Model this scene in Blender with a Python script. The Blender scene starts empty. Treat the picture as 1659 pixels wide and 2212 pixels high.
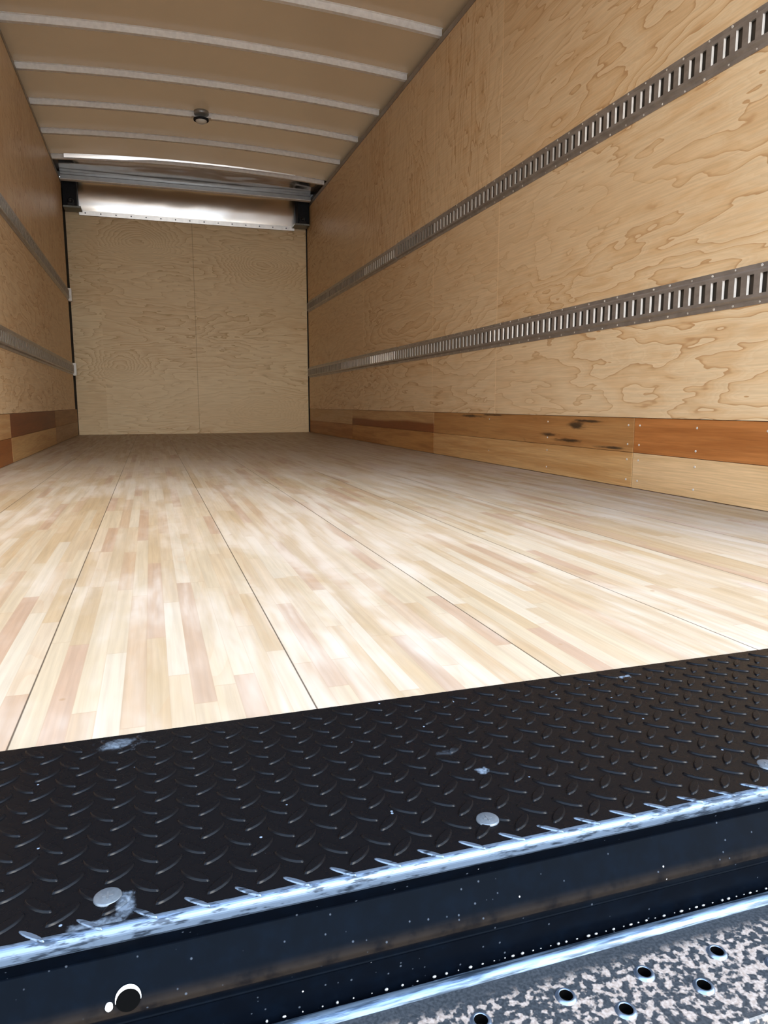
import bpy, bmesh, math, random
from mathutils import Vector, Matrix
random.seed(7)
sc = bpy.context.scene
COL = sc.collection

# ------------------------------------------------------------------ camera, sky, exposure
W, L = 2.5431, 7.6511            # inside width and length of the cargo box (metres)
F_PX, YAW, PITCH = 1533.97, 0.3148, 0.1507
cam_d = bpy.data.cameras.new('camera')
cam = bpy.data.objects.new('camera', cam_d)
COL.objects.link(cam)
cam_d.sensor_fit = 'VERTICAL'
cam_d.sensor_height = 36.0
cam_d.lens = F_PX * 36.0 / 2212.0
cam_d.clip_start = 0.02
_fw = Vector((math.sin(YAW) * math.cos(PITCH), math.cos(YAW) * math.cos(PITCH), -math.sin(PITCH)))
_rt = Vector((math.cos(YAW), -math.sin(YAW), 0))
_up = _rt.cross(_fw)
cam.matrix_world = Matrix(((_rt.x, _up.x, -_fw.x, 0.7479), (_rt.y, _up.y, -_fw.y, -0.7170),
                           (_rt.z, _up.z, -_fw.z, 0.3270), (0, 0, 0, 1)))
sc.camera = cam

sc.view_settings.view_transform = 'Standard'
sc.view_settings.look = 'None'
sc.view_settings.gamma = 1.0
sc.view_settings.use_curve_mapping = False
sc.view_settings.exposure = 1.0
SKY_STRENGTH = 3.3
ROOF_GLOW = 0.036                 # roof sheet translucency, added to brighten the far end

sc.cycles.max_bounces = 14
sc.cycles.diffuse_bounces = 9
sc.cycles.glossy_bounces = 6
sc.cycles.transmission_bounces = 6
sc.cycles.use_denoising = True
sc.cycles.sample_clamp_indirect = 8.0


# ------------------------------------------------------------------ node helpers
class G:
    """Small shader expression builder."""
    def __init__(self, tree):
        self.t = tree
        self.n = tree.nodes
        self.l = tree.links

    def _in(self, node, i, v):
        if v is None:
            return
        if hasattr(v, 'is_output'):
            self.l.new(v, node.inputs[i])
        else:
            node.inputs[i].default_value = v

    def m(self, op, a, b=None, c=None, clamp=False):
        k = self.n.new('ShaderNodeMath')
        k.operation = op
        k.use_clamp = clamp
        self._in(k, 0, a); self._in(k, 1, b); self._in(k, 2, c)
        return k.outputs[0]

    def add(self, a, b): return self.m('ADD', a, b)
    def sub(self, a, b): return self.m('SUBTRACT', a, b)
    def mul(self, a, b): return self.m('MULTIPLY', a, b)
    def floor(self, a): return self.m('FLOOR', a)
    def fract(self, a): return self.m('FRACT', a)

    def step(self, v, lo, hi, a=0.0, b=1.0):
        k = self.n.new('ShaderNodeMapRange')
        k.interpolation_type = 'SMOOTHSTEP'
        self._in(k, 0, v)
        k.inputs[1].default_value = lo; k.inputs[2].default_value = hi
        k.inputs[3].default_value = a; k.inputs[4].default_value = b
        return k.outputs[0]

    def xyz(self, x, y, z):
        k = self.n.new('ShaderNodeCombineXYZ')
        self._in(k, 0, x); self._in(k, 1, y); self._in(k, 2, z)
        return k.outputs[0]

    def pos(self):
        g = self.n.new('ShaderNodeNewGeometry')
        s = self.n.new('ShaderNodeSeparateXYZ')
        self.l.new(g.outputs['Position'], s.inputs[0])
        return s.outputs[0], s.outputs[1], s.outputs[2]

    def obj(self):
        g = self.n.new('ShaderNodeTexCoord')
        s = self.n.new('ShaderNodeSeparateXYZ')
        self.l.new(g.outputs['Object'], s.inputs[0])
        return s.outputs[0], s.outputs[1], s.outputs[2]

    def noise(self, vec, scale=1.0, detail=2.0, rough=0.5, dist=0.0, w=None):
        k = self.n.new('ShaderNodeTexNoise')
        if w is not None:
            k.noise_dimensions = '4D'
            self._in(k, k.inputs.find('W'), w)
        self.l.new(vec, k.inputs['Vector'])
        k.inputs['Scale'].default_value = scale
        k.inputs['Detail'].default_value = detail
        k.inputs['Roughness'].default_value = rough
        k.inputs['Distortion'].default_value = dist
        return k.outputs[0]

    def rnd(self, a, b=0.0, c=0.0):
        k = self.n.new('ShaderNodeTexWhiteNoise')
        k.noise_dimensions = '3D'
        self.l.new(self.xyz(a, b, c), k.inputs['Vector'])
        return k.outputs['Value']

    def mix(self, f, a, b, mode='MIX'):
        k = self.n.new('ShaderNodeMix')
        k.data_type = 'RGBA'
        k.blend_type = mode
        self._in(k, 0, f)
        self._in(k, 6, a if hasattr(a, 'is_output') else (*a, 1))
        self._in(k, 7, b if hasattr(b, 'is_output') else (*b, 1))
        return k.outputs[2]

    def ramp(self, f, stops, const=False):
        k = self.n.new('ShaderNodeValToRGB')
        k.color_ramp.interpolation = 'CONSTANT' if const else 'LINEAR'
        e = k.color_ramp.elements
        while len(e) > 1:
            e.remove(e[-1])
        e[0].position = stops[0][0]; e[0].color = (*stops[0][1], 1)
        for p, c in stops[1:]:
            q = e.new(p); q.color = (*c, 1)
        self._in(k, 0, f)
        return k.outputs[0]

    def bump(self, h, strength=0.3, dist=0.01):
        k = self.n.new('ShaderNodeBump')
        k.inputs['Strength'].default_value = strength
        k.inputs['Distance'].default_value = dist
        self.l.new(h, k.inputs['Height'])
        return k.outputs[0]


def srgb(r, g, b):
    f = lambda c: (c / 255 / 12.92) if c / 255 <= 0.04045 else ((c / 255 + 0.055) / 1.055) ** 2.4
    return (f(r), f(g), f(b))


def new_mat(name):
    m = bpy.data.materials.new(name)
    m.use_nodes = True
    g = G(m.node_tree)
    b = g.n['Principled BSDF']
    return m, g, b


def plain(name, col, rough=0.5, metal=0.0, var=0.0, scale=30.0, spec=0.5):
    m, g, b = new_mat(name)
    b.inputs['Roughness'].default_value = rough
    b.inputs['Metallic'].default_value = metal
    b.inputs['Specular IOR Level'].default_value = spec
    x, y, z = g.pos()
    nz = g.noise(g.xyz(x, y, z), scale, 3.0)
    d = g.step(nz, 0.3, 0.7, 1.0 - var, 1.0 + var)
    c = g.mix(1.0, col, g.xyz(d, d, d), 'MULTIPLY')
    g.l.new(c, b.inputs['Base Color'])
    return m


# ------------------------------------------------------------------ sky
wd = bpy.data.worlds.new('sky')
sc.world = wd
wd.use_nodes = True
g = G(wd.node_tree)
bg = g.n['Background']
tc = g.n.new('ShaderNodeTexCoord')
sp = g.n.new('ShaderNodeSeparateXYZ')
g.l.new(tc.outputs['Generated'], sp.inputs[0])
skyc = g.ramp(sp.outputs[2], [(0.0, (0.93, 0.90, 0.86)), (0.12, (1.0, 0.99, 0.97)),
                              (0.40, (0.66, 0.81, 1.0)), (1.0, (0.36, 0.57, 0.95))])
# hazy bright patch of sky around the veiled sun, behind the truck and to the right
sd = Vector((0.35, -0.72, 0.60)).normalized()
dt = g.n.new('ShaderNodeVectorMath'); dt.operation = 'DOT_PRODUCT'
g.l.new(tc.outputs['Generated'], dt.inputs[0]); dt.inputs[1].default_value = sd
glow = g.step(dt.outputs['Value'], 0.94, 1.0, 0.0, 5.0)
skyc = g.mix(1.0, skyc, g.xyz(glow, g.mul(glow, 0.96), g.mul(glow, 0.88)), 'ADD')
g.l.new(skyc, bg.inputs[0])
bg.inputs[1].default_value = SKY_STRENGTH


# ------------------------------------------------------------------ materials
def plywood(name, ua, va, pale, mid, dark, seed, seams=(), horiz=(), tall=None, K=19.0, eyes=(), seamcol=None):
    m, g, b = new_mat(name)
    c = g.pos()
    u, v = c[ua], c[va]
    pan = g.floor(g.m('DIVIDE', g.sub(u, 0.30), 2.54))
    zone = g.add(g.m('GREATER_THAN', v, 0.69), g.m('GREATER_THAN', v, 1.44)) if horiz else 0.0
    w = g.add(g.add(g.mul(pan, 7.31), g.mul(zone, 3.17)), seed)
    if tall:
        sel = g.mul(g.m('GREATER_THAN', u, tall[0]), g.m('GREATER_THAN', v, tall[1]))
        sel = g.mul(sel, g.m('LESS_THAN', u, tall[2]))
        su = g.add(0.62, g.mul(sel, 1.6)); sv = g.add(2.6, g.mul(sel, -1.8))
    else:
        su, sv = 0.62, 2.6
    p = g.xyz(g.mul(u, su), g.mul(v, sv), 0.0)
    n = g.noise(p, 1.0, 4.5, 0.55, 0.30, w)
    for (eu, ev, ru, rv, am) in eyes:
        du = g.m('DIVIDE', g.sub(u, eu), ru); dv = g.m('DIVIDE', g.sub(v, ev), rv)
        n = g.add(n, g.mul(g.m('POWER', 2.718, g.mul(g.add(g.mul(du, du), g.mul(dv, dv)), -1.0)), am))
    f = g.fract(g.mul(n, K))
    calm = g.step(g.noise(p, 0.7, 1.0, 0.5, 0.0, g.add(w, 40.0)), 0.35, 0.62, 0.35, 1.0)
    edge = g.mul(g.step(f, 0.0, 0.14, 1.0, 0.0), g.step(f, 0.0, 0.012, 0.0, 1.0))
    body = g.mul(g.step(f, 0.0, 0.75, 1.0, 0.0), calm)
    # finer ripple rings inside the broad figure
    f2 = g.fract(g.mul(n, K * 4.0))
    rip = g.mul(g.step(f2, 0.0, 0.8, 1.0, 0.0), g.step(calm, 0.55, 1.0, 0.0, 0.55))
    fib = g.noise(g.xyz(g.mul(u, 5.0), g.mul(v, 150.0), seed), 1.0, 3.0, 0.6)
    big = g.noise(p, 0.45, 2.0, 0.5, 0.0, g.add(w, 11.0))
    col = g.mix(g.mul(body, 0.75), pale, mid)
    col = g.mix(g.mul(rip, 0.45), col, mid)
    col = g.mix(g.mul(edge, g.mul(calm, 0.72)), col, dark)
    col = g.mix(g.step(big, 0.45, 0.75, 0.0, 0.45), col, mid)
    d = g.step(fib, 0.25, 0.75, 0.90, 1.07)
    col = g.mix(1.0, col, g.xyz(d, d, d), 'MULTIPLY')
    for s in seams:
        q = g.step(g.m('ABSOLUTE', g.sub(u, s)), 0.0015, 0.006, 0.5, 0.0)
        col = g.mix(q, col, seamcol or tuple(min(1, k * 1.25) for k in pale))
    # small knots
    vk = g.n.new('ShaderNodeTexVoronoi')
    vk.inputs['Scale'].default_value = 1.0
    g.l.new(g.xyz(g.mul(u, 1.3), g.mul(v, 1.3), seed), vk.inputs['Vector'])
    kn = g.step(vk.outputs['Distance'], 0.010, 0.022, 0.7, 0.0)
    col = g.mix(kn, col, dark)
    g.l.new(col, b.inputs['Base Color'])
    b.inputs['Roughness'].default_value = 0.48
    b.inputs['Specular IOR Level'].default_value = 0.35
    g.l.new(g.bump(fib, 0.08, 0.002), b.inputs['Normal'])
    return m


P_PALE, P_MID, P_DARK = (0.71, 0.54, 0.335), (0.585, 0.37, 0.18), (0.37, 0.185, 0.07)
M_ply_r = plywood('plywood_right', 1, 2, P_PALE, P_MID, P_DARK, 2.3, (2.835, 5.37, 3.757), True, (2.84, 1.44, 5.4))
M_ply_l = plywood('plywood_left', 1, 2, P_PALE, P_MID, P_DARK, 31.7, (4.06, 6.6), True, (0.0, 1.44, 7.0))
M_ply_b = plywood('plywood_back', 0, 2, (0.82, 0.655, 0.40), (0.67, 0.465, 0.24), (0.45, 0.28, 0.115), 57.0, (1.27,), False, None, 20.0, ((0.72, 2.05, 0.30, 0.16, 0.55), (2.00, 1.86, 0.34, 0.20, 0.60), (2.05, 0.24, 0.34, 0.17, 0.50), (0.45, 0.75, 0.22, 0.14, 0.40)), (0.34, 0.21, 0.09))

# laminated hardwood floor
M_floor, g, b = new_mat('laminated_hardwood_floor')
x, y, z = g.pos()
SEAM0, BOARD = 0.6012, 0.3048
STRIP = BOARD / 12
xs = g.m('DIVIDE', g.sub(x, SEAM0), STRIP)
si = g.floor(xs)
xb = g.m('DIVIDE', g.sub(x, SEAM0), BOARD)
ln = g.add(0.24, g.mul(g.rnd(si, 3.0), 0.38))
yy = g.m('DIVIDE', g.add(y, g.mul(g.rnd(si, 1.0), 5.0)), ln)
pi_ = g.floor(yy)
r1 = g.rnd(si, pi_, 0.0)
r2 = g.rnd(si, pi_, 9.0)
col = g.ramp(r1, [(0.0, (0.48, 0.385, 0.265)), (0.15, (0.51, 0.425, 0.315)), (0.34, (0.545, 0.47, 0.375)),
                  (0.50, (0.48, 0.375, 0.275)), (0.60, (0.45, 0.335, 0.25)), (0.66, (0.53, 0.46, 0.355)),
                  (0.82, (0.565, 0.515, 0.435)), (0.95, (0.46, 0.34, 0.26))], True)
grn = g.noise(g.xyz(g.mul(x, 140.0), g.mul(y, 4.0), g.mul(r2, 30.0)), 1.0, 4.0, 0.6, 0.4)
d = g.step(grn, 0.2, 0.8, 0.86, 1.10)
col = g.mix(1.0, col, g.xyz(d, d, d), 'MULTIPLY')
cat = g.fract(g.mul(g.noise(g.xyz(g.mul(x, 14.0), g.mul(y, 1.6), g.mul(r2, 40.0)), 1.0, 1.5, 0.5, 0.5), 9.0))
col = g.mix(g.mul(g.step(cat, 0.0, 0.5, 1.0, 0.0), g.step(r2, 0.5, 0.8, 0.0, 0.16)), col, (0.45, 0.26, 0.13))
# pale sanding dust and scuffs
dust = g.noise(g.xyz(g.mul(x, 3.0), g.mul(y, 1.1), 4.0), 1.0, 5.0, 0.65, 0.3)
dust2 = g.noise(g.xyz(g.mul(x, 30.0), g.mul(y, 2.5), 8.0), 1.0, 3.0, 0.6)
df = g.mul(g.step(dust, 0.40, 0.60, 0.0, 1.0), g.step(dust2, 0.38, 0.62, 0.30, 0.95))
df = g.mul(df, g.step(y, 2.2, 5.5, 0.82, 0.08))
col = g.mix(df, col, (0.67, 0.645, 0.63))
spk = g.n.new('ShaderNodeTexVoronoi')
spk.inputs['Scale'].default_value = 9.0
g.l.new(g.xyz(x, y, 0.0), spk.inputs['Vector'])
col = g.mix(g.step(spk.outputs['Distance'], 0.025, 0.05, 0.6, 0.0), col, (0.34, 0.21, 0.11))
fx = g.fract(xs)
lnx = g.step(g.m('MINIMUM', fx, g.sub(1.0, fx)), 0.0, 0.035, 0.22, 0.0)
fy = g.fract(yy)
lny = g.step(g.mul(g.m('MINIMUM', fy, g.sub(1.0, fy)), ln), 0.0, 0.0018, 0.30, 0.0)
col = g.mix(g.m('MAXIMUM', lnx, lny), col, (0.33, 0.21, 0.12))
fb = g.fract(xb)
lb = g.step(g.mul(g.m('MINIMUM', fb, g.sub(1.0, fb)), BOARD), 0.0004, 0.0015, 0.85, 0.0)
col = g.mix(1.0, col, (0.71, 0.655, 0.58), 'MULTIPLY')
col = g.mix(lb, col, (0.03, 0.02, 0.013))
g.l.new(col, b.inputs['Base Color'])
g.l.new(g.step(dust2, 0.3, 0.7, 0.42, 0.58), b.inputs['Roughness'])
b.inputs['Specular IOR Level'].default_value = 0.4
g.l.new(g.bump(g.sub(g.mul(grn, 0.3), lb), 0.15, 0.002), b.inputs['Normal'])


def lumber(name, base, streak, knot=0.0, seed=0.0, spots=(), split=None):
    m, g, b = new_mat(name)
    x, y, z = g.pos()
    n = g.noise(g.xyz(seed, g.mul(y, 1.2), g.mul(z, 22.0)), 1.0, 4.0, 0.55, 0.8)
    col = g.mix(g.step(n, 0.38, 0.66, 0.0, 0.85), base, streak)
    if split:       # heartwood / sapwood split along the board
        zz = g.add(z, g.mul(g.noise(g.xyz(seed, g.mul(y, 1.1), 0.0), 1.0, 2.0), 0.06))
        col = g.mix(g.step(zz, split[0] - 0.012, split[0] + 0.012, 1.0, 0.0), col, split[1])
    f = g.noise(g.xyz(seed, g.mul(y, 6.0), g.mul(z, 190.0)), 1.0, 3.0, 0.6)
    d = g.step(f, 0.25, 0.75, 0.85, 1.10)
    col = g.mix(1.0, col, g.xyz(d, d, d), 'MULTIPLY')
    if knot > 0:
        k = g.noise(g.xyz(seed + 5, g.mul(y, 2.3), g.mul(z, 13.0)), 1.0, 3.0, 0.6, 1.2)
        col = g.mix(g.step(k, 0.60, 0.72, 0.0, knot), col, (0.035, 0.022, 0.012))
    wob = g.noise(g.xyz(seed, g.mul(y, 9.0), g.mul(z, 40.0)), 1.0, 3.0, 0.6)
    for (py_, pz_, ry_, rz_) in spots:
        dy = g.m('DIVIDE', g.sub(y, py_), ry_); dz = g.m('DIVIDE', g.sub(z, pz_), rz_)
        rr = g.add(g.m('SQRT', g.add(g.mul(dy, dy), g.mul(dz, dz))), g.mul(g.sub(wob, 0.5), 1.8))
        col = g.mix(g.step(rr, 0.15, 1.05, 0.92, 0.0), col, (0.03, 0.018, 0.010))
    g.l.new(col, b.inputs['Base Color'])
    b.inputs['Roughness'].default_value = 0.5
    b.inputs['Specular IOR Level'].default_value = 0.35
    return m


# metals and paints
M_alu = plain('mill_aluminium', (0.60, 0.58, 0.55), 0.38, 0.85, 0.06, 20)
M_bow = plain('galvanised_bow', (0.84, 0.82, 0.78), 0.55, 0.15, 0.06, 40)
M_rail = plain('top_rail_metal', (0.34, 0.31, 0.27), 0.5, 0.6, 0.08, 15)
M_beam = plain('header_beam_metal', (0.36, 0.37, 0.37), 0.42, 0.7, 0.06, 15)
M_black = plain('black_painted_steel', (0.010, 0.011, 0.014), 0.28, 0.0, 0.2, 40)
M_bracket = plain('black_corner_casting', (0.012, 0.013, 0.016), 0.65, 0.0, 0.2, 40, 0.2)
M_bracket_foot = plain('dull_zinc', (0.23, 0.24, 0.22), 0.45, 0.6, 0.15, 60)
M_dark = plain('cavity_shade', (0.030, 0.022, 0.014), 0.9, 0.0, 0.2, 10)  # shade of gaps and recesses painted as dark brown
M_outer = plain('white_body_skin', (0.7, 0.7, 0.7), 0.4)
M_white = plain('white_plastic', (0.90, 0.89, 0.86), 0.45)
M_lens = plain('frosted_lens', (0.72, 0.72, 0.66), 0.25)
M_screw = plain('zinc_screw', (0.105, 0.125, 0.145), 0.42, 0.4, 0.10, 400)
M_pit = plain('hole_shade_black', (0.002, 0.002, 0.002), 0.9, 0.0, 0.0, 30, 0.0)  # shade inside holes painted near-black
M_bead = plain('sunlit_dot_grey', (0.30, 0.295, 0.28), 0.35, 0.3)
M_flange = plain('pale_brushed_flange', (0.80, 0.77, 0.72), 0.35, 0.8, 0.06, 25)
M_recess = plain('screw_recess', (0.09, 0.10, 0.11), 0.6, 0.3)
M_splinter = plain('raw_screw_steel', (0.62, 0.58, 0.52), 0.5, 0.4)

# shiny nose sheet: rolled aluminium with soft waves
def shiny(name, rough, wave, wx, wy):
    m, g, b = new_mat(name)
    x, y, z = g.pos()
    b.inputs['Base Color'].default_value = (0.82, 0.78, 0.73, 1)
    b.inputs['Metallic'].default_value = 1.0
    b.inputs['Roughness'].default_value = rough
    wv = g.noise(g.xyz(g.mul(x, wx), g.mul(y, wy), g.mul(z, wy)), 1.0, 1.0)
    g.l.new(g.bump(wv, wave, 0.05), b.inputs['Normal'])
    return m
M_nose = shiny('streak_strip_metal', 0.22, 0.22, 2.2, 5.0)
M_nose2 = shiny('wavy_polished_aluminium', 0.14, 0.45, 1.8, 4.0)

# logistics track: dulled galvanised steel
M_track, g, b = new_mat('weathered_galvanised_track')
x, y, z = g.pos()
n1 = g.noise(g.xyz(g.mul(x, 30.0), g.mul(y, 14.0), g.mul(z, 30.0)), 1.0, 3.0, 0.6)
g.l.new(g.mix(g.step(n1, 0.35, 0.7), (0.36, 0.335, 0.31), (0.46, 0.435, 0.41)), b.inputs['Base Color'])
b.inputs['Metallic'].default_value = 0.75
b.inputs['Roughness'].default_value = 0.42

M_lip = plain('lit_slot_lip', (0.74, 0.67, 0.58), 0.45, 0.15, 0.05, 50)  # slot lips painted in lit, half-lit and shaded copies

M_liphalf = plain('half_lit_slot_lip', (0.42, 0.375, 0.32), 0.6, 0.05, 0.06, 50)
M_lipshaded = plain('shaded_slot_lip', (0.20, 0.175, 0.145), 0.7, 0.0, 0.08, 50, 0.2)

# ceiling sheet, made slightly translucent as added light for the far end
M_ceil, g, b = new_mat('roof_sheet')
x, y, z = g.pos()
n1 = g.noise(g.xyz(g.mul(x, 1.4), g.mul(y, 1.0), 0.0), 1.0, 3.0)
cc = g.mix(g.step(n1, 0.3, 0.7), (0.215, 0.125, 0.058), (0.25, 0.148, 0.069))
g.l.new(cc, b.inputs['Base Color'])
b.inputs['Roughness'].default_value = 0.20
b.inputs['Specular IOR Level'].default_value = 0.5
tr = g.n.new('ShaderNodeBsdfTranslucent')
tr.inputs[0].default_value = (0.72, 0.41, 0.19, 1)
mx = g.n.new('ShaderNodeMixShader')
mx.inputs[0].default_value = ROOF_GLOW
g.l.new(b.outputs[0], mx.inputs[1]); g.l.new(tr.outputs[0], mx.inputs[2])
g.l.new(mx.outputs[0], g.n['Material Output'].inputs[0])

# black tread plate, with chipped bluish worn spots and specks
M_tread, g, b = new_mat('black_tread_plate')
x, y, z = g.pos()
P = g.xyz(x, y, z)
nz = g.noise(P, 90.0, 4.0, 0.65)
n2 = g.noise(P, 260.0, 2.0)
wear = 0.0
for (cx, cy, rx, ry, s) in ((0.704, -0.020, 0.022, 0.014, 0.45), (0.717, -0.262, 0.008, 0.016, 0.6), (0.703, -0.274, 0.022, 0.006, 0.6),
                            (1.0175, -0.175, 0.007, 0.006, 0.8), (1.2802, -0.0263, 0.009, 0.005, 0.9), (1.29, -0.246, 0.014, 0.012, 0.9), (1.0, -0.134, 0.012, 0.006, 0.12)):
    dx = g.m('DIVIDE', g.sub(x, cx), rx); dy = g.m('DIVIDE', g.sub(y, cy), ry)
    rr = g.m('SQRT', g.add(g.mul(dx, dx), g.mul(dy, dy)))
    rr = g.add(rr, g.mul(g.sub(nz, 0.5), 2.2))
    wear = g.m('MAXIMUM', wear, g.step(rr, 0.35, 1.0, s, 0.0))
wear = g.mul(wear, g.step(n2, 0.35, 0.6, 0.45, 1.0))
vs = g.n.new('ShaderNodeTexVoronoi'); vs.inputs['Scale'].default_value = 75.0
g.l.new(P, vs.inputs['Vector'])
rs = g.n.new('ShaderNodeSeparateXYZ'); g.l.new(vs.outputs['Color'], rs.inputs[0])
speck = g.mul(g.step(vs.outputs['Distance'], 0.06, 0.10, 1.0, 0.0), g.m('GREATER_THAN', rs.outputs[0], 0.86))
wear = g.m('MAXIMUM', wear, speck)
col = g.mix(wear, (0.0032, 0.0034, 0.0042), (0.15, 0.19, 0.24))
g.l.new(col, b.inputs['Base Color'])
g.l.new(g.add(0.20, g.add(g.mul(wear, 0.35), g.mul(nz, 0.16))), b.inputs['Roughness'])
b.inputs['Specular IOR Level'].default_value = 0.105

# worn bright edge of the tread plate
M_edge, g, b = new_mat('worn_bright_edge')
x, y, z = g.pos()
n1 = g.noise(g.xyz(g.mul(x, 60.0), g.mul(y, 300.0), g.mul(z, 300.0)), 1.0, 3.0, 0.6)
n2 = g.noise(g.xyz(g.mul(x, 9.0), 0.0, 0.0), 1.0, 2.0)
k = g.step(g.add(n1, g.mul(g.sub(n2, 0.5), 0.4)), 0.34, 0.50)
g.l.new(g.mix(k, (0.02, 0.03, 0.045), (0.115, 0.155, 0.21)), b.inputs['Base Color'])
b.inputs['Metallic'].default_value = 0.65
b.inputs['Roughness'].default_value = 0.42

# glossy black sill face with dusty specks
M_sill, g, b = new_mat('black_sill_paint')
x, y, z = g.pos()
P = g.xyz(x, y, z)
vs = g.n.new('ShaderNodeTexVoronoi'); vs.inputs['Scale'].default_value = 210.0
g.l.new(P, vs.inputs['Vector'])
rs = g.n.new('ShaderNodeSeparateXYZ'); g.l.new(vs.outputs['Color'], rs.inputs[0])
s1 = g.mul(g.step(vs.outputs['Distance'], 0.10, 0.22, 1.0, 0.0), g.m('GREATER_THAN', rs.outputs[0], 0.88))
vs2 = g.n.new('ShaderNodeTexVoronoi'); vs2.inputs['Scale'].default_value = 60.0
g.l.new(P, vs2.inputs['Vector'])
rs2 = g.n.new('ShaderNodeSeparateXYZ'); g.l.new(vs2.outputs['Color'], rs2.inputs[0])
s2 = g.mul(g.step(vs2.outputs['Distance'], 0.03, 0.055, 1.0, 0.0), g.m('GREATER_THAN', rs2.outputs[0], 0.72))
film = g.noise(P, 55.0, 4.0, 0.6)
col = g.mix(g.step(film, 0.4, 0.75, 0.0, 0.35), (0.0010, 0.0016, 0.003), (0.0015, 0.0035, 0.0075))
dst = g.mul(g.mul(g.step(z, -0.0680, -0.0580, 0.0, 1.0), g.step(z, -0.0555, -0.0460, 1.0, 0.0)), g.step(film, 0.3, 0.6, 0.3, 1.0))
col = g.mix(dst, col, (0.013, 0.010, 0.008))
col = g.mix(g.mul(s1, 0.35), col, (0.10, 0.12, 0.15))
col = g.mix(s2, col, (0.40, 0.40, 0.40))
g.l.new(col, b.inputs['Base Color'])
b.inputs['Roughness'].default_value = 0.30
b.inputs['Specular IOR Level'].default_value = 0.028
b.inputs['Specular Tint'].default_value = (0.6, 0.8, 1.0, 1)

# step plate, dark steel with pale blotches
M_step, g, b = new_mat('blotchy_step_steel')
x, y, z = g.pos()
P = g.xyz(x, y, z)
n1 = g.noise(P, 150.0, 2.2, 0.5, 0.0)
n2 = g.noise(P, 420.0, 2.0)
n3 = g.noise(P, 14.0, 2.0)
band = g.step(y, -0.300, -0.312, 0.0, 1.0)
mk = g.mul(g.step(g.add(n1, g.mul(g.sub(n3, 0.5), 0.16)), 0.465, 0.575), band)
blotch = g.mix(g.step(n2, 0.3, 0.7), (0.25, 0.195, 0.16), (0.37, 0.31, 0.265))
stl = g.mix(g.step(n2, 0.3, 0.7), (0.020, 0.024, 0.028), (0.042, 0.047, 0.053))
g.l.new(g.mix(g.mul(mk, 0.85), stl, blotch), b.inputs['Base Color'])
g.l.new(g.add(0.38, g.mul(mk, 0.4)), b.inputs['Roughness'])
b.inputs['Metallic'].default_value = 0.2
M_steplip, g, b = new_mat('scratched_blue_grey_steel')
x, y, z = g.pos()
n1 = g.noise(g.xyz(g.mul(x, 18.0), g.mul(y, 300.0), g.mul(z, 300.0)), 1.0, 4.0, 0.65)
g.l.new(g.mix(g.step(n1, 0.36, 0.62), (0.03, 0.045, 0.065), (0.18, 0.24, 0.31)), b.inputs['Base Color'])
b.inputs['Metallic'].default_value = 0.7
b.inputs['Roughness'].default_value = 0.35
M_rim = plain('blue_grey_punched_rim', (0.17, 0.21, 0.27), 0.28, 0.8, 0.1, 200)

# ground behind the truck
M_ground, g, b = new_mat('sunlit_concrete_yard')
x, y, z = g.pos()
n1 = g.noise(g.xyz(x, y, 0.0), 3.0, 5.0, 0.6)
g.l.new(g.mix(g.step(n1, 0.3, 0.7), (0.20, 0.19, 0.175), (0.27, 0.255, 0.235)), b.inputs['Base Color'])
b.inputs['Roughness'].default_value = 0.9


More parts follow.
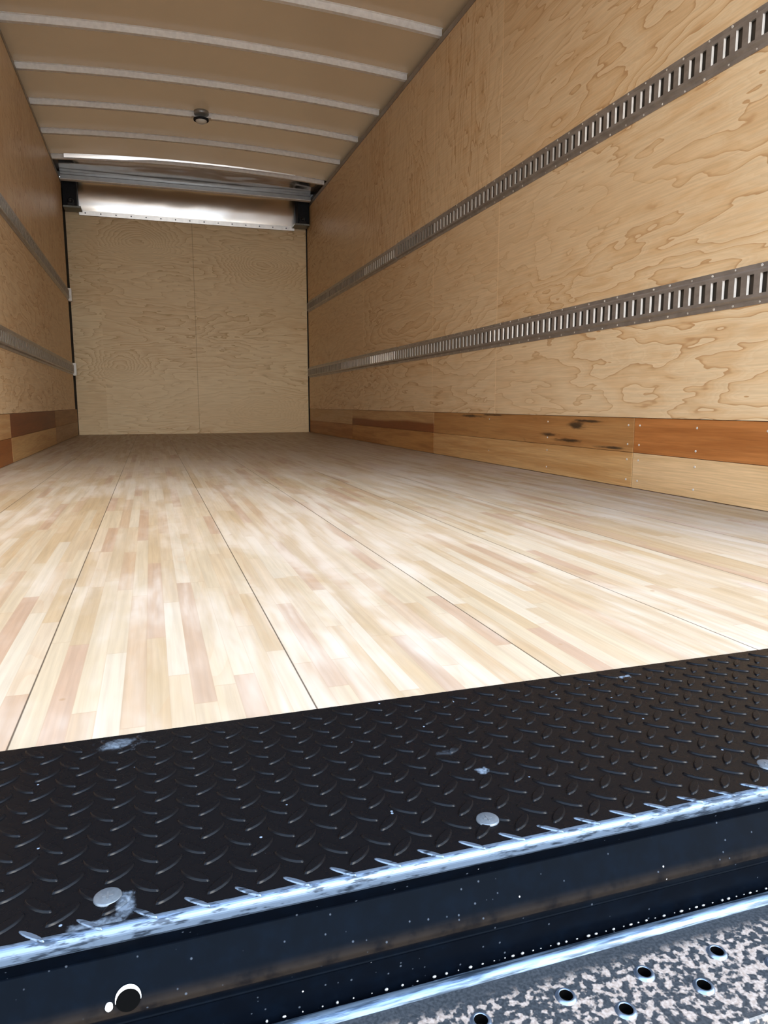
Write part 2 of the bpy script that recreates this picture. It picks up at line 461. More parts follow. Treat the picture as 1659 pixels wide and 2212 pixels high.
# ------------------------------------------------------------------ mesh helpers
class MB:
    def __init__(self):
        self.b = bmesh.new()

    def box(self, x0, x1, y0, y1, z0, z1, mi=0, bevel=0.0):
        r = bmesh.ops.create_cube(self.b, size=1.0)
        vs = r['verts']
        for v in vs:
            v.co = Vector((x0 + (v.co.x + .5) * (x1 - x0), y0 + (v.co.y + .5) * (y1 - y0), z0 + (v.co.z + .5) * (z1 - z0)))
        fs = list({f for v in vs for f in v.link_faces})
        for f in fs:
            f.material_index = mi
        if bevel:
            es = list({e for v in vs for e in v.link_edges})
            bmesh.ops.bevel(self.b, geom=es, offset=bevel, segments=2, affect='EDGES', profile=0.5, material=-1)
        return self

    def quad(self, pts, mi=0, smooth=False):
        f = self.b.faces.new([self.b.verts.new(p) for p in pts])
        f.material_index = mi
        f.smooth = smooth
        return f

    def prism_x(self, prof, x0, x1, closed=True, nx=1, mi=0, smooth=False, fz=None):
        """extrude a (y, z) profile along x; fz(x) lifts it"""
        n = len(prof)
        rows = []
        for i in range(nx + 1):
            x = x0 + (x1 - x0) * i / nx
            dz = fz(x) if fz else 0.0
            rows.append([self.b.verts.new((x, p[0], p[1] + dz)) for p in prof])
        for i in range(nx):
            for j in range(n if closed else n - 1):
                k = (j + 1) % n
                f = self.b.faces.new((rows[i][j], rows[i][k], rows[i + 1][k], rows[i + 1][j]))
                f.material_index = mi
                f.smooth = smooth
        if closed:
            self.b.faces.new(rows[0][::-1]).material_index = mi
            self.b.faces.new(rows[-1]).material_index = mi
        return self

    def cyl(self, c, axis, r0, r1, h, seg=24, mi=0, smooth=True):
        """tapered cylinder with base centre c along axis"""
        a = Vector(axis).normalized()
        q = a.to_track_quat('Z', 'Y').to_matrix()
        lo, hi = [], []
        for i in range(seg):
            t = 2 * math.pi * i / seg
            d = Vector((math.cos(t), math.sin(t), 0))
            lo.append(self.b.verts.new(Vector(c) + q @ (d * r0)))
            hi.append(self.b.verts.new(Vector(c) + q @ (d * r1) + a * h))
        for i in range(seg):
            j = (i + 1) % seg
            f = self.b.faces.new((lo[i], lo[j], hi[j], hi[i])); f.smooth = smooth; f.material_index = mi
        self.b.faces.new(lo[::-1]).material_index = mi
        self.b.faces.new(hi).material_index = mi
        return self

    def lathe(self, c, axis, prof, seg=24, mi=0, cap=True, sx=1.0):
        """revolve (r, h) points about axis at c"""
        a = Vector(axis).normalized()
        q = a.to_track_quat('Z', 'Y').to_matrix()
        rows = []
        for r, h in prof:
            rows.append([self.b.verts.new(Vector(c) + q @ Vector((r * math.cos(2 * math.pi * i / seg) * sx, r * math.sin(2 * math.pi * i / seg), h))) for i in range(seg)])
        for k in range(len(rows) - 1):
            for i in range(seg):
                j = (i + 1) % seg
                f = self.b.faces.new((rows[k][i], rows[k][j], rows[k + 1][j], rows[k + 1][i])); f.smooth = True; f.material_index = mi
        if cap:
            self.b.faces.new(rows[-1]).material_index = mi
        return self

    def build(self, name, mats, parent=None, recalc=True):
        if recalc:
            bmesh.ops.recalc_face_normals(self.b, faces=self.b.faces)
        me = bpy.data.meshes.new(name)
        self.b.to_mesh(me)
        self.b.free()
        for m in (mats if isinstance(mats, (list, tuple)) else [mats]):
            me.materials.append(m)
        o = bpy.data.objects.new(name, me)
        COL.objects.link(o)
        if parent:
            o.parent = parent
            o.matrix_parent_inverse = parent.matrix_basis.inverted()
        return o


def structure(o):
    o['kind'] = 'structure'
    return o


def tag(o, label, cat, group=None):
    o['label'] = label
    o['category'] = cat
    if group:
        o['group'] = group
    return o


def thing(name, label, cat, loc, group=None):
    o = bpy.data.objects.new(name, None)
    o.empty_display_size = 0.05
    COL.objects.link(o)
    o.location = loc
    return tag(o, label, cat, group)


# ------------------------------------------------------------------ setting
Z_TOP, Z_CEIL = 2.512, 2.600
CROWN = 0.045
arch = lambda x: CROWN * (1 - ((x - W / 2) / (W / 2)) ** 2)
SILL_Y = -0.2811

structure(MB().box(-0.02, W + 0.02, 0.0, L + 0.02, -0.05, -0.002).build('floor', M_floor))
structure(MB().box(-25, 25, -40, 30, -1.30, -1.15).build('ground', M_ground))

# plywood linings with the body skin outside them
m = MB().box(W, W + 0.012, 0.0, 7.632, 0.2755, Z_TOP, 0)
m.box(W + 0.055, W + 0.075, -0.29, L + 0.06, -0.08, 2.64, 1)
m.box(W + 0.045, W + 0.054, 0.0, L + 0.02, -0.04, 2.64, 2)  # dark sheets painting the shade in the wall gaps
m.box(W + 0.0125, W + 0.040, 7.60, L + 0.015, 0.0, 2.60, 2)
structure(m.build('wall_right', [M_ply_r, M_outer, M_dark]))
m = MB().box(-0.012, 0.0, 0.0, 7.43, 0.2755, Z_TOP, 0)
m.box(-0.075, -0.055, -0.29, L + 0.06, -0.08, 2.64, 1)
m.box(-0.054, -0.045, 0.0, L + 0.02, -0.04, 2.64, 2)
structure(m.build('wall_left', [M_ply_l, M_outer, M_dark]))
m = MB().box(0.004, W - 0.012, L, L + 0.018, -0.002, 2.30, 0)
m.box(-0.055, W + 0.055, L + 0.03, L + 0.05, -0.08, 2.64, 1)
m.box(-0.05, 0.004, L + 0.0, L + 0.018, 0.0, 2.60, 2)
m.box(W - 0.012, W + 0.045, L + 0.0, L + 0.018, 0.0, 2.60, 2)
structure(m.build('wall_back', [M_ply_b, M_outer, M_dark]))

# arched roof sheet (thin, two skins)
m = MB()
NX, NY = 24, 30
for lvl in (0.0, 0.004):
    g_ = [[m.b.verts.new((-0.05 + (W + 0.10) * i / NX, -0.28 + (6.98 + 0.28) * j / NY,
                          Z_CEIL + arch(-0.05 + (W + 0.10) * i / NX) + lvl)) for j in range(NY + 1)] for i in range(NX + 1)]
    if lvl > 0:
        continue
    for i in range(NX):
        for j in range(NY):
            f = m.b.faces.new((g_[i][j], g_[i][j + 1], g_[i + 1][j + 1], g_[i + 1][j])); f.smooth = True
structure(m.build('ceiling', M_ceil, recalc=False))

# rails where walls meet the roof
for nm, xa, xb in (('trim_1', W, W + 0.055), ('trim_2', -0.055, 0.0)):
    m = MB().box(xa, xb, 0.0, 7.60, Z_TOP + 0.001, 2.548, 0)
    if nm == 'trim_1':
        m.box(W - 0.004, W + 0.002, 0.0, 7.60, Z_TOP - 0.004, Z_TOP + 0.012, 0)
    else:
        m.box(-0.002, 0.004, 0.0, 7.42, Z_TOP - 0.004, Z_TOP + 0.012, 0)
    structure(m.build(nm, M_rail))
# rear door frame: two posts and a header
structure(MB().box(W + 0.002, W + 0.10, SILL_Y, -0.002, -0.10, 2.66, 0, 0.004).build('trim_3', M_black))
structure(MB().box(-0.10, -0.002, SILL_Y, -0.002, -0.10, 2.66, 0, 0.004).build('trim_4', M_black))
structure(MB().box(-0.002, W + 0.002, -0.20, -0.002, 2.50, 2.66, 0, 0.004).build('trim_5', M_black))

structure(MB().box(-0.075, W + 0.075, 6.97, L + 0.07, 2.655, 2.675).build('recess_shade_sheet', M_dark))

# ------------------------------------------------------------------ curved nose sheet, header beam, corner castings
nose_prof = []
py, pz, ds = 7.630, 2.302, 0.01
for i in range(46):
    tau = 6.0 + 9.0 * i / 10 if i < 10 else 15.0 + 75.0 * (i - 10) / 35
    nose_prof.append((py, pz))
    py -= math.sin(math.radians(tau)) * ds
    pz += math.cos(math.radians(tau)) * ds
t = thing('nose_panel', 'shiny curved aluminium sheet above the plywood bulkhead at the far end', 'panel', (W / 2, 7.3, 2.3))
def sheet(prof, xa, xb, nx):
    m = MB()
    rows = [[m.b.verts.new((xa + (xb - xa) * i / nx, p[0], p[1] + (p[2] * arch(xa + (xb - xa) * i / nx) if len(p) > 2 else 0))) for p in prof] for i in range(nx + 1)]
    for i in range(nx):
        for k in range(len(prof) - 1):
            f = m.b.faces.new((rows[i][k], rows[i + 1][k], rows[i + 1][k + 1], rows[i][k + 1])); f.smooth = True
    return m
sheet(nose_prof, 0.142, W - 0.152, 40).build('curved_sheet', M_nose, t)
yl, zl = nose_prof[-1]
sheet([(yl, zl, 0.0), (7.2, 2.594, 0.35), (7.0, 2.597, 0.9), (6.815, 2.599, 0.99)], -0.04, W + 0.04, 40).build('roof_sheet', M_nose2, t)
MB().prism_x([(7.622, 2.268), (7.613, 2.312), (7.636, 2.312), (7.636, 2.268)], 0.14, W - 0.15).build('bottom_flange', M_flange, t)
# reflective strip added to give the bright streak by the last bow, wider left
m = MB()
prev = None
for k in range(41):
    x_ = 0.10 + 2.15 * k / 40
    h_ = 0.034 if x_ < 0.62 else (0.034 - 0.018 * min(1.0, (x_ - 0.62) / 0.25) - 0.006 * max(0.0, (x_ - 0.87) / 1.4))
    zt_ = Z_CEIL + arch(x_) - 0.003
    cur = [m.b.verts.new(p) for p in ((x_, 6.792, zt_), (x_, 6.785, zt_), (x_, 6.785 + h_ * 0.20, zt_ - h_), (x_, 6.793 + h_ * 0.20, zt_ - h_))]
    if prev:
        for a_, b_ in ((0, 1), (1, 2), (2, 3)):
            f = m.b.faces.new((prev[a_], prev[b_], cur[b_], cur[a_])); f.smooth = False
    prev = cur
m.build('streak_strip', M_nose, t)
rv_me = None
for k in range(15):
    if rv_me is None:
        o = MB().lathe((0, 0, 0), (0, -1, 0), [(0.007, 0.0), (0.006, 0.003), (0.0, 0.004)], 10, 0, False).build('rivet', M_screw)
        rv_me = o.data
    else:
        o = bpy.data.objects.new('rivet', rv_me); COL.objects.link(o)
    o.location = (0.2 + 0.15 * k, 7.6172, 2.290)
    o.parent = t
    o.matrix_parent_inverse = t.matrix_basis.inverted()

t = thing('header_beam', 'dark grey bowed cross beam in front of the shiny curved nose sheet', 'beam', (W / 2, 7.33, 2.55))
prof = [(7.330, 2.532), (7.330, 2.570), (7.342, 2.578), (7.342, 2.600), (7.380, 2.600), (7.380, 2.532)]
MB().prism_x(prof, 0.005, W - 0.02, True, 30, 0, False, lambda x: arch(x) * 0.12).build('beam_channel', M_beam, t)
MB().prism_x([(7.326, 2.525), (7.326, 2.533), (7.385, 2.533), (7.385, 2.525)], 0.005, W - 0.02, True, 30, 0, False,
             lambda x: arch(x) * 0.12).build('lower_flange', M_bow, t)

for side, nm in ((0, 'left'), (1, 'right')):
    t = thing('corner_bracket', 'black corner casting under the header beam at the ' + nm + ' end of the bulkhead', 'bracket',
              (0.07 if side == 0 else W - 0.075, 7.55, 2.29), 'corner castings beside the nose sheet')
    X = (lambda v: v) if side == 0 else (lambda v: W - 0.004 - v)
    def bx(m, a, b_, *r):
        lo, hi = sorted((X(a), X(b_)))
        return m.box(lo, hi, *r)
    m = MB()
    bx(m, 0.003, 0.135, 7.47, 7.60, 2.312, 2.585, 0, 0.008)
    m.build('casting_body', M_bracket, t)
    m = MB()
    bx(m, 0.045, 0.118, 7.455, 7.475, 2.312, 2.345, 0, 0.006)
    m.lathe((X(0.08), 7.47, 2.36), (0, -1, 0), [(0.032, 0.0), (0.030, 0.012), (0.018, 0.014), (0.016, 0.004), (0.0, 0.004)], 18, 0, False)
    m.build('latch_boss', M_black, t)
    m = MB()
    bx(m, 0.006, 0.175, 7.44, 7.61, 2.292, 2.312, 0, 0.004)
    m.build('foot_plate', M_bracket_foot, t)
    MB().lathe((X(0.10), 7.447, 2.302), (0, -1, 0), [(0.010, 0), (0.009, 0.006), (0.0, 0.007)], 12, 0, False).build('bolt', M_screw, t)

# ------------------------------------------------------------------ roof bows
BOWS = [(3.700, 'pale roof bow nearest the camera, cut off by the photo\'s top edge'),
        (4.330, 'pale metal roof bow, second from the top of the photo'),
        (4.970, 'pale metal roof bow just rearward of the one with the dome light'),
        (5.570, 'metal roof bow that carries the small dome light at its middle'),
        (6.180, 'thin metal roof bow just beyond the one with the dome light'),
        (6.830, 'grey roof bow next to the shiny nose sheet at the far end')]
def bow_prof(y0):
    h, w_, fl_ = 0.042, 0.030, 0.014
    return [(y0 - w_ / 2, -h), (y0 - w_ / 2, -0.004), (y0 - w_ / 2 - fl_, -0.004), (y0 - w_ / 2 - fl_, -0.001),
            (y0 + w_ / 2 + fl_, -0.001), (y0 + w_ / 2 + fl_, -0.004), (y0 + w_ / 2, -0.004), (y0 + w_ / 2, -h)]
for k, (yb, lab) in enumerate(BOWS):
    m = MB().prism_x([(p[0], p[1] + Z_CEIL) for p in bow_prof(yb)], -0.012, W + 0.012, True, 32, 0, False, arch)
    tag(m.build('roof_bow', M_bow), lab, 'roof bow', 'roof bows across the ceiling')

# dome light on the fourth bow
lx, ly = 1.245, 5.545
lz = Z_CEIL + arch(lx) - 0.043
t = thing('dome_light', 'small round dome light fixed under a roof bow at mid ceiling', 'light', (lx, ly, lz))
m = MB().lathe((lx, ly - 0.020, lz + 0.041), (0, 0, -1), [(0.045, 0.0), (0.058, 0.004), (0.058, 0.026), (0.053, 0.030), (0.0, 0.030)], 28, 0, False)
m.build('junction_box', M_beam, t)
MB().box(lx - 0.075, lx + 0.075, ly - 0.022, ly + 0.034, lz - 0.006, lz - 0.001, 0, 0.002).build('mounting_plate', M_alu, t)
MB().lathe((lx, ly + 0.020, lz - 0.006), (0, 0, -1), [(0.060, 0.0), (0.060, 0.012), (0.050, 0.016), (0.0, 0.016)], 28, 0, False).build('bezel', M_bracket, t)
MB().lathe((lx, ly + 0.012, lz - 0.022), (0, 0, -1), [(0.044, 0.0), (0.042, 0.010), (0.028, 0.018), (0.0, 0.021)], 24, 0, False).build('lens', M_lens, t)

# ------------------------------------------------------------------ kick boards along the foot of both walls
def kick(side, y0, y1, z0, z1, mat, lab):
    t_ = 0.020
    if side == 'R':
        m = MB().box(W + 0.002, W + 0.002 + t_, y0 + 0.0020, y1 - 0.0020, z0, z1, 0, 0.0012)
    else:
        m = MB().box(-0.002 - t_, -0.002, y0 + 0.0020, y1 - 0.0020, z0, z1, 0, 0.0012)
    root = m.build('kick_board', mat)
    tag(root, lab, 'board', 'hardwood kick boards')
    return root
ZM, ZT = 0.1385, 0.2735
LO, HI = (0.0, ZM - 0.0008), (ZM + 0.0008, ZT)
c_or, c_ord = (0.40, 0.155, 0.040), (0.27, 0.085, 0.018)
c_tan, c_tand = (0.58, 0.40, 0.21), (0.46, 0.26, 0.11)
kb = []
kb.append(kick('R', 0.01, 1.640, *HI, lumber('kick_orange', (0.43, 0.165, 0.045), (0.31, 0.105, 0.024), 0, 1.0), 'orange-red upper kick board nearest the camera on the right wall'))
kb.append(kick('R', 0.01, 1.640, *LO, lumber('kick_cream', (0.66, 0.455, 0.245), (0.57, 0.37, 0.18), 0, 2.0), 'pale cream lower kick board nearest the camera on the right wall'))
kb.append(kick('R', 1.640, 3.726, *HI, lumber('kick_knotty', (0.42, 0.215, 0.075), (0.34, 0.15, 0.045), 0.25, 14.2, ((2.02, 0.235, 0.10, 0.022), (1.95, 0.255, 0.14, 0.008), (2.10, 0.165, 0.16, 0.010), (2.28, 0.185, 0.09, 0.012), (1.80, 0.150, 0.12, 0.008), (3.15, 0.258, 0.22, 0.012), (2.85, 0.268, 0.20, 0.006))), 'brown upper kick board with black knots on the right wall'))
kb.append(kick('R', 1.640, 3.726, *LO, lumber('kick_honey', (0.56, 0.34, 0.145), (0.44, 0.225, 0.075), 0, 4.0), 'honey tan lower kick board beneath the knotty one on the right wall'))
kb.append(kick('R', 3.726, 5.765, *HI, lumber('kick_striped', (0.50, 0.31, 0.14), (0.40, 0.22, 0.09), 0.2, 5.0, (), (0.232, (0.22, 0.07, 0.02))), 'upper kick board half tan half dark red, mid right wall'))
kb.append(kick('R', 3.726, 5.765, *LO, lumber('kick_ginger', (0.46, 0.235, 0.075), (0.30, 0.12, 0.03), 0, 6.0), 'ginger brown lower kick board under the half tan half red board'))
kb.append(kick('R', 5.765, 7.632, *HI, lumber('kick_wheat', (0.55, 0.37, 0.19), (0.48, 0.29, 0.13), 0, 7.0), 'plain tan upper kick board at the far end of the right wall'))
kb.append(kick('R', 5.765, 7.632, *LO, lumber('kick_rust', (0.42, 0.20, 0.07), (0.31, 0.12, 0.035), 0, 8.0), 'reddish brown lower kick board at the far end of the right wall'))
kb.append(kick('L', 0.01, 3.745, *HI, lumber('kick_peach', (0.52, 0.32, 0.15), (0.40, 0.20, 0.07), 0, 9.0), 'tan upper kick board on the left wall, cut off by the photo\'s edge'))
kb.append(kick('L', 0.01, 3.745, *LO, lumber('kick_mahogany', (0.27, 0.095, 0.022), (0.20, 0.06, 0.014), 0, 10.0), 'dark red-brown lower kick board on the left wall at the photo\'s edge'))
kb.append(kick('L', 3.745, 5.74, *HI, lumber('kick_walnut', (0.19, 0.058, 0.016), (0.14, 0.04, 0.012), 0, 11.0), 'darkest red-brown upper kick board on the left wall'))
kb.append(kick('L', 3.745, 5.74, *LO, lumber('kick_sand', (0.50, 0.31, 0.13), (0.40, 0.215, 0.08), 0, 12.0), 'tan lower kick board on the left wall below the darkest one'))
kb.append(kick('L', 5.74, 7.645, *HI, lumber('kick_chestnut', (0.33, 0.17, 0.06), (0.24, 0.105, 0.032), 0.3, 13.0), 'brown upper kick board at the far corner of the left wall'))
kb.append(kick('L', 5.74, 7.645, *LO, lumber('kick_umber', (0.38, 0.235, 0.115), (0.31, 0.175, 0.08), 0, 15.0), 'dull brown lower kick board at the far corner of the left wall'))

# screws in the nearest right-hand boards
scr_me = None
def wall_screw(x, y, z, nx, parent, r=0.0045):
    global scr_me
    if scr_me is None:
        o = MB().lathe((0, 0, 0), (-1, 0, 0), [(1.0, 0.0), (0.85, 0.25), (0.35, 0.30), (0.25, 0.05), (0.0, 0.05)], 10, 0, False).build('screw', M_splinter)
        scr_me = o.data
    else:
        o = bpy.data.objects.new('screw', scr_me)
        COL.objects.link(o)
    o.scale = (r * nx, r, r)
    o.location = (x, y, z)
    if parent:
        o.parent = parent
        o.matrix_parent_inverse = parent.matrix_basis.inverted()
for bd, pts in ((kb[0], [(1.605, .245), (1.605, .17), (1.30, .245), (1.30, .165), (1.0, .245)]), (kb[1], [(1.605, .11), (1.605, .03), (1.30, .11), (1.30, .03)]),
                (kb[2], [(1.675, .245), (1.675, .17), (2.28, .245), (2.28, .17), (2.9, .245)]), (kb[3], [(1.675, .11), (1.675, .03), (2.28, .11), (2.28, .03), (2.9, .07)])):
    for (yy_, zz_) in pts:
        wall_screw(W + 0.0015, yy_, zz_, 1, bd)

# ------------------------------------------------------------------ logistics tracks
PITCH_T, SLOT_W, SLOT_H, RIB_D = 0.0508, 0.026, 0.060, 0.013
def track(side, y0, y1, zc, label, phase, lip_falloff=(99.0, 100.0)):
    X = (lambda d: W - d) if side == 'R' else (lambda d: d)
    t = thing('logistics_track', label, 'cargo track', (X(0), (y0 + y1) / 2, zc), 'slotted cargo tracks along the walls')
    m = MB()
    hz = 0.0615
    # flat flanges
    for s in (-1, 1):
        a, b_ = sorted((zc + s * 0.046, zc + s * hz))
        lo, hi = sorted((X(0.0002), X(0.0032)))
        m.box(lo, hi, y0, y1, a, b_)
        # sloped web from flange to rib face
        m.quad([(X(0.003), y0, zc + s * 0.0475), (X(0.003), y1, zc + s * 0.0475), (X(RIB_D), y1, zc + s * 0.0405), (X(RIB_D), y0, zc + s * 0.0405)])
    # rib face with punched slots
    n0 = math.ceil((y0 - phase) / PITCH_T); n1 = math.floor((y1 - phase - SLOT_W) / PITCH_T)
    d = RIB_D
    za, zb = zc - 0.0405, zc + 0.0405
    sa, sb = zc - SLOT_H / 2, zc + SLOT_H / 2
    cur = y0
    for n in range(n0, n1 + 1):
        ya = phase + n * PITCH_T; yb_ = ya + SLOT_W
        m.quad([(X(d), cur, za), (X(d), ya, za), (X(d), ya, zb), (X(d), cur, zb)])
        m.quad([(X(d), ya, za), (X(d), yb_, za), (X(d), yb_, sa), (X(d), ya, sa)])
        m.quad([(X(d), ya, sb), (X(d), yb_, sb), (X(d), yb_, zb), (X(d), ya, zb)])
        # turned-in slot walls
        bk = 0.0058
        yi, yj = ya + 0.0005, yb_ - 0.002            # the far lip is turned in at a slant
        m.quad([(X(d), ya, sa), (X(d), ya, sb), (X(bk), yi, sb), (X(bk), yi, sa)])
        m.quad([(X(d), yb_, sa), (X(d), yb_, sb), (X(bk), yj, sb), (X(bk), yj, sa)], 1 if ya < lip_falloff[0] else 3 if ya < lip_falloff[1] else 2)  # lip tone steps down with distance as painted light falloff
        m.quad([(X(d), ya, sa), (X(d), yb_, sa), (X(bk), yj, sa), (X(bk), yi, sa)])
        m.quad([(X(d), ya, sb), (X(d), yb_, sb), (X(bk), yj, sb), (X(bk), yi, sb)])
        cur = yb_
    m.quad([(X(d), cur, za), (X(d), y1, za), (X(d), y1, zb), (X(d), cur, zb)])
    for ye in (y0, y1):
        m.quad([(X(0.0005), ye, zc - 0.047), (X(d), ye, za), (X(d), ye, zb), (X(0.0005), ye, zc + 0.047)])
    m.build('slotted_rail', [M_track, M_lip, M_lipshaded, M_liphalf], t, recalc=False)
    # dark strip painting the shade behind the slots
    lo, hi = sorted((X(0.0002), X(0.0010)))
    MB().box(lo, hi, y0 + 0.002, y1 - 0.002, zc - 0.045, zc + 0.045).build('slot_shade_strip', M_dark, t)
    return t
PH = 1.1499 + 0.0005
tr_ = {}
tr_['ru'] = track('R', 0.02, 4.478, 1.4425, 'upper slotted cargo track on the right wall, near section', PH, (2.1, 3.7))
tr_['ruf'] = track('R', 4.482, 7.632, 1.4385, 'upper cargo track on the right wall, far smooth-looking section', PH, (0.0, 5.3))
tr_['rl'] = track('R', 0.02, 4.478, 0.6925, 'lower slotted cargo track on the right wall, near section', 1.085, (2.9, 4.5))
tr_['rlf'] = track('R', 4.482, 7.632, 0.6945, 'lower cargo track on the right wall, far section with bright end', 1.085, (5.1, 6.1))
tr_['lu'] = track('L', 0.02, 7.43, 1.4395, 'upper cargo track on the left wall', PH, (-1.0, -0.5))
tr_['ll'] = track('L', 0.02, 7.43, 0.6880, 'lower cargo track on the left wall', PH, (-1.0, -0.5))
# end caps bridging the dark corner gap on the left
for k, (zc, mt) in {'lu': (1.4395, M_bow), 'll': (0.6880, M_white)}.items():
    MB().box(0.0005, 0.034, 7.434, 7.50, zc - 0.066, zc + 0.062, 0, 0.003).build('end_cap', mt, tr_[k])
for k, zc in (('ru', 1.4425), ('rl', 0.6925)):
    i = 0
    for n in range(34):
        yy_ = 1.06 + 0.1016 * n
        for s in (-1, 1):
            wall_screw(W - 0.0030, yy_ + random.uniform(-.012, .012), zc + s * 0.0545 + random.uniform(-.002, .002), 1, tr_[k], 0.0042 + random.uniform(-0.001, 0.001))

# ------------------------------------------------------------------ rear sill with diamond tread plate
sill = thing('rear_sill', 'black diamond tread plate sill across the rear edge of the wooden floor', 'sill', (W / 2, -0.14, -0.06))
XA, XB = 0.0, W
m = MB()
m.box(XA, XB, -0.2745, -0.0005, -0.012, 0.0)
# raised lens-shaped treads, flat on top with sloping flanks
def lens(m, cx, cy, ang, Lh=0.0132, Wh=0.0043, h=0.0016, zb=-0.0001):
    ca, sa = math.cos(ang), math.sin(ang)
    rings = []
    for (sl, sw, hh) in ((1.0, 1.0, 0.0), (0.93, 0.80, 0.85), (0.88, 0.68, 1.0)):
        ring = []
        N = 14
        for i in range(N):
            t_ = 2 * math.pi * i / N
            a = math.cos(t_); bb = math.sin(t_)
            u_ = a * Lh * sl
            v_ = math.copysign(abs(bb) ** 1.25, bb) * Wh * sw
            ring.append(m.b.verts.new((cx + u_ * ca - v_ * sa, cy + u_ * sa + v_ * ca, zb + h * hh)))
        rings.append(ring)
    for k in range(2):
        for i in range(14):
            j = (i + 1) % 14
            f = m.b.faces.new((rings[k][i], rings[k][j], rings[k + 1][j], rings[k + 1][i])); f.smooth = True
    m.b.faces.new(rings[2])
TP = 0.0333
TPY = 0.0323
i0 = math.ceil((XA + 0.012 - 0.9787) / TP)
while 0.9787 + i0 * TP < XB - 0.012:
    xa = 0.9787 + i0 * TP
    for j in range(-4, 8):
        ya = -0.1932 + TPY * j
        if -0.269 < ya < -0.006:
            lens(m, xa, ya, math.radians(42))
        yb_ = ya - 0.0185
        if -0.272 < yb_ < -0.009:
            lens(m, xa + TP / 2, yb_, math.radians(-44))
    i0 += 1
m.build('tread_plate', M_tread, sill, recalc=True)
# worn rolled front edge with the treads wrapping over it
m = MB()
prof = [(-0.2744, -0.012)]
for i in range(9):
    a_ = math.pi / 2 * i / 8
    prof.append((-0.2752 - 0.0058 * math.sin(a_), -0.0058 + 0.0058 * math.cos(a_)))
prof.append((-0.2808, -0.0095))
prof.append((-0.2790, -0.0120))
m.prism_x(prof, XA, XB, True, 1, 0, False)
i0 = math.ceil((XA + 0.012 - 0.9787) / TP)
while 0.9787 + i0 * TP < XB - 0.02:
    xa = 0.9787 + i0 * TP
    lens(m, xa + TP / 2, -0.2722, math.radians(-40), 0.0110, 0.0021, 0.0014, -0.0004)
    i0 += 1
m.build('worn_edge', M_edge, sill)
# sill face, a pressed channel profile
prof = [(-0.2740, -0.0118), (-0.2790, -0.0118), (-0.2745, -0.0225), (-0.2735, -0.0245), (-0.2848, -0.0500), (-0.2864, -0.0545), (-0.2858, -0.0585),
        (-0.2790, -0.0640), (-0.2775, -0.0700), (-0.2785, -0.0712), (-0.2765, -0.0730), (-0.2765, -0.1080), (-0.2600, -0.1080), (-0.2600, -0.0118)]
face = MB().prism_x(prof, XA, XB, True, 1, 0, False).build('sill_face', M_sill, sill)
bv = face.modifiers.new('soft', 'BEVEL'); bv.width = 0.0022; bv.segments = 3; bv.limit_method = 'ANGLE'; bv.angle_limit = math.radians(12)
# countersunk screws in the tread plate
def plate_screw(x, y, z=0.0003):
    s = MB().lathe((x, y, z), (0, 0, 1), [(0.0092, 0.0), (0.0090, 0.0012), (0.0082, 0.0017), (0.0, 0.0018)], 28, 0, False).build('screw', M_screw, sill)
    m = MB()
    m.box(x - 0.0036, x + 0.0036, y - 0.0007, y + 0.0007, z + 0.0016, z + 0.0021)
    m.box(x - 0.0007, x + 0.0007, y - 0.0036, y + 0.0036, z + 0.0016, z + 0.00215)
    m.build('screw_recess', M_recess, s)
for (xs_, ys_) in ((0.7056, -0.2496), (0.9875, -0.2469), (1.2695, -0.2480)):
    plate_screw(xs_, ys_)
# black disc as the drain hole's shade, pale rim, white cable end beside it
hc = Vector((0.7170, -0.2845, -0.0478)); hn = Vector((0, -0.92, 0.39)).normalized()
MB().cyl(hc - hn * 0.0012, hn, 0.0078, 0.0078, 0.0014, 32).build('drain_hole_shade', M_pit, sill)
qh = hn.to_track_quat('Z', 'Y').to_matrix()
m = MB()
oo, ii = [], []
for k in range(25):
    a_ = math.radians(-14 + 208 * k / 24)
    wd_ = 0.0023 * math.sin(math.pi * k / 24) + 0.0001
    d_ = Vector((math.cos(a_), math.sin(a_), 0))
    oo.append((hc + qh @ (d_ * 0.0079) + hn * 0.0003, hc + qh @ (d_ * 0.0079) + hn * 0.0010))
    ii.append((hc + qh @ (d_ * (0.0079 - wd_)) + hn * 0.0003, hc + qh @ (d_ * (0.0079 - wd_)) + hn * 0.0008))
for k in range(24):
    m.quad([oo[k][1], oo[k + 1][1], ii[k + 1][1], ii[k][1]])
    m.quad([oo[k][0], oo[k + 1][0], oo[k + 1][1], oo[k][1]])
    m.quad([ii[k][0], ii[k + 1][0], ii[k + 1][1], ii[k][1]])
m.build('hole_rim', M_white, sill, recalc=False)
MB().lathe(Vector((0.7055, -0.2845, -0.0500)), (0, -0.9, 0.2), [(0.0022, 0.0), (0.0024, 0.0025), (0.0016, 0.0042), (0.0, 0.005)], 14, 0, False).build('cable_end', M_white, sill)

# ------------------------------------------------------------------ step bumper below the sill
stp = thing('rear_step', 'blotchy perforated steel step bumper just below the black sill', 'step', (W / 2, -0.34, -0.13))
ZS = -0.100
SY0, SY1 = -0.2790, -0.3800
hx0, hp = 1.0840, 0.0681
def hole_list():
    out = []
    n = -14
    while True:
        x_ = hx0 + hp * n
        if x_ > W - 0.03:
            break
        if x_ > 0.03:
            out.append((x_, -0.3221))
        x2 = x_ + 0.0340
        if 0.03 < x2 < W - 0.03:
            out.append((x2, -0.3458))
        n += 1
    return out
holes = hole_list()
HR = 0.0052
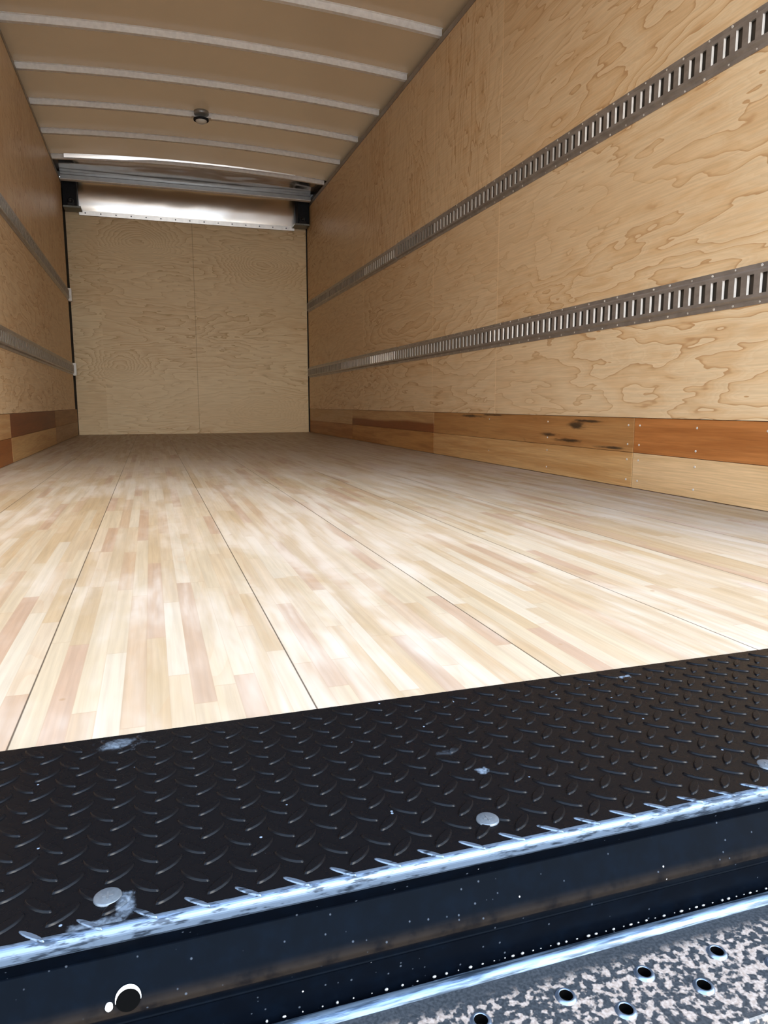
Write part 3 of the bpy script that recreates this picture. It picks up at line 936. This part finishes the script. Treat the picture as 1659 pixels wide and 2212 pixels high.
# plate built from strips so that every hole is a real opening
m = MB()
def grid_plate(m):
    rows = [(-0.292, -0.334, -0.3221, [h for h in holes if h[1] > -0.33]), (-0.334, -0.378, -0.3458, [h for h in holes if h[1] < -0.33])]
    for (ya, yb_, yc, hs) in rows:
        cur = 0.0
        hw = 0.0100
        for (hx, hy) in hs:
            m.quad([(cur, ya, ZS), (cur, yb_, ZS), (hx - hw, yb_, ZS), (hx - hw, ya, ZS)])
            # square cell with round opening
            N = 24
            inner = [m.b.verts.new((hx + 0.0076 * math.cos(2 * math.pi * i / N), hy + 0.0076 * math.sin(2 * math.pi * i / N), ZS)) for i in range(N)]
            outer = []
            for i in range(N):
                c_, s_ = math.cos(2 * math.pi * i / N), math.sin(2 * math.pi * i / N)
                k_ = 1 / max(abs(c_), abs(s_))
                px = hx + hw * c_ * k_
                py = hy + (ya - hy if s_ > 0 else hy - yb_) * s_ * k_
                outer.append(m.b.verts.new((px, py, ZS)))
            for i in range(N):
                j = (i + 1) % N
                m.b.faces.new((inner[i], outer[i], outer[j], inner[j]))
            cur = hx + hw
        m.quad([(cur, ya, ZS), (cur, yb_, ZS), (W, yb_, ZS), (W, ya, ZS)])
grid_plate(m)
m.prism_x([(-0.378, ZS), (-0.3795, ZS - 0.0015), (-0.380, ZS - 0.004), (-0.380, ZS - 0.06), (-0.377, ZS - 0.06), (-0.377, ZS - 0.004)], 0.0, W, True, 1, 0)
m.build('step_plate', M_step, stp, recalc=False)
# raised punched collars
rim_me = None
for (hx, hy) in holes:
    if not (0.85 < hx < 1.30):
        continue
    if rim_me is None:
        o = MB().lathe((0, 0, 0), (0, 0, 1), [(0.0080, -0.0002), (0.0072, 0.0012), (0.0062, 0.0020), (0.0053, 0.0021), (0.0049, 0.0016)], 28, 0, False).lathe((0, 0, 0), (0, 0, 1), [(0.0049, 0.0016), (0.0049, -0.006)], 28, 1, False).build('punched_collar', [M_rim, M_pit], recalc=False)
        rim_me = o.data
    else:
        o = bpy.data.objects.new('punched_collar', rim_me); COL.objects.link(o)
    o.location = (hx, hy, ZS)
    o.parent = stp
    o.matrix_parent_inverse = stp.matrix_basis.inverted()
# bright upturned lip against the sill
m = MB()
prof = [(-0.2925, ZS - 0.001), (-0.2900, ZS + 0.0030), (-0.2870, ZS + 0.0048), (-0.2835, ZS + 0.0046), (-0.2805, ZS + 0.0020), (-0.2790, ZS - 0.003), (-0.2925, ZS - 0.004)]
m.prism_x(prof, 0.0, W, True, 1, 0, True)
m.build('raised_lip', M_steplip, stp)
# row of pale beads painting sunlit dots where lip meets sill
bd_me = None
x_ = 0.78
while x_ < 1.34:
    r_ = random.choice((0.0003, 0.0004, 0.0006, 0.0007))
    if bd_me is None:
        o = MB().lathe((0, 0, 0), (0, -0.6, 0.8), [(1.4, -1.0), (1.2, 0.7), (0.6, 1.2), (0.0, 1.4)], 8, 0, False).build('glint_bead', M_bead)
        bd_me = o.data
    else:
        o = bpy.data.objects.new('glint_bead', bd_me); COL.objects.link(o)
    o.location = (x_, -0.2795, ZS + 0.0042)
    o.scale = (r_ * random.uniform(1.0, 1.8), r_, r_)
    o.parent = stp
    o.matrix_parent_inverse = stp.matrix_basis.inverted()
    x_ += 0.0078 + random.uniform(-0.001, 0.003) + (0.004 if x_ < 0.93 else 0)
# dark plate backing the step holes, their shade put into its colour
MB().box(0.0, W, -0.375, -0.265, -0.170, -0.160).build('hole_shade_plate', M_dark, stp)
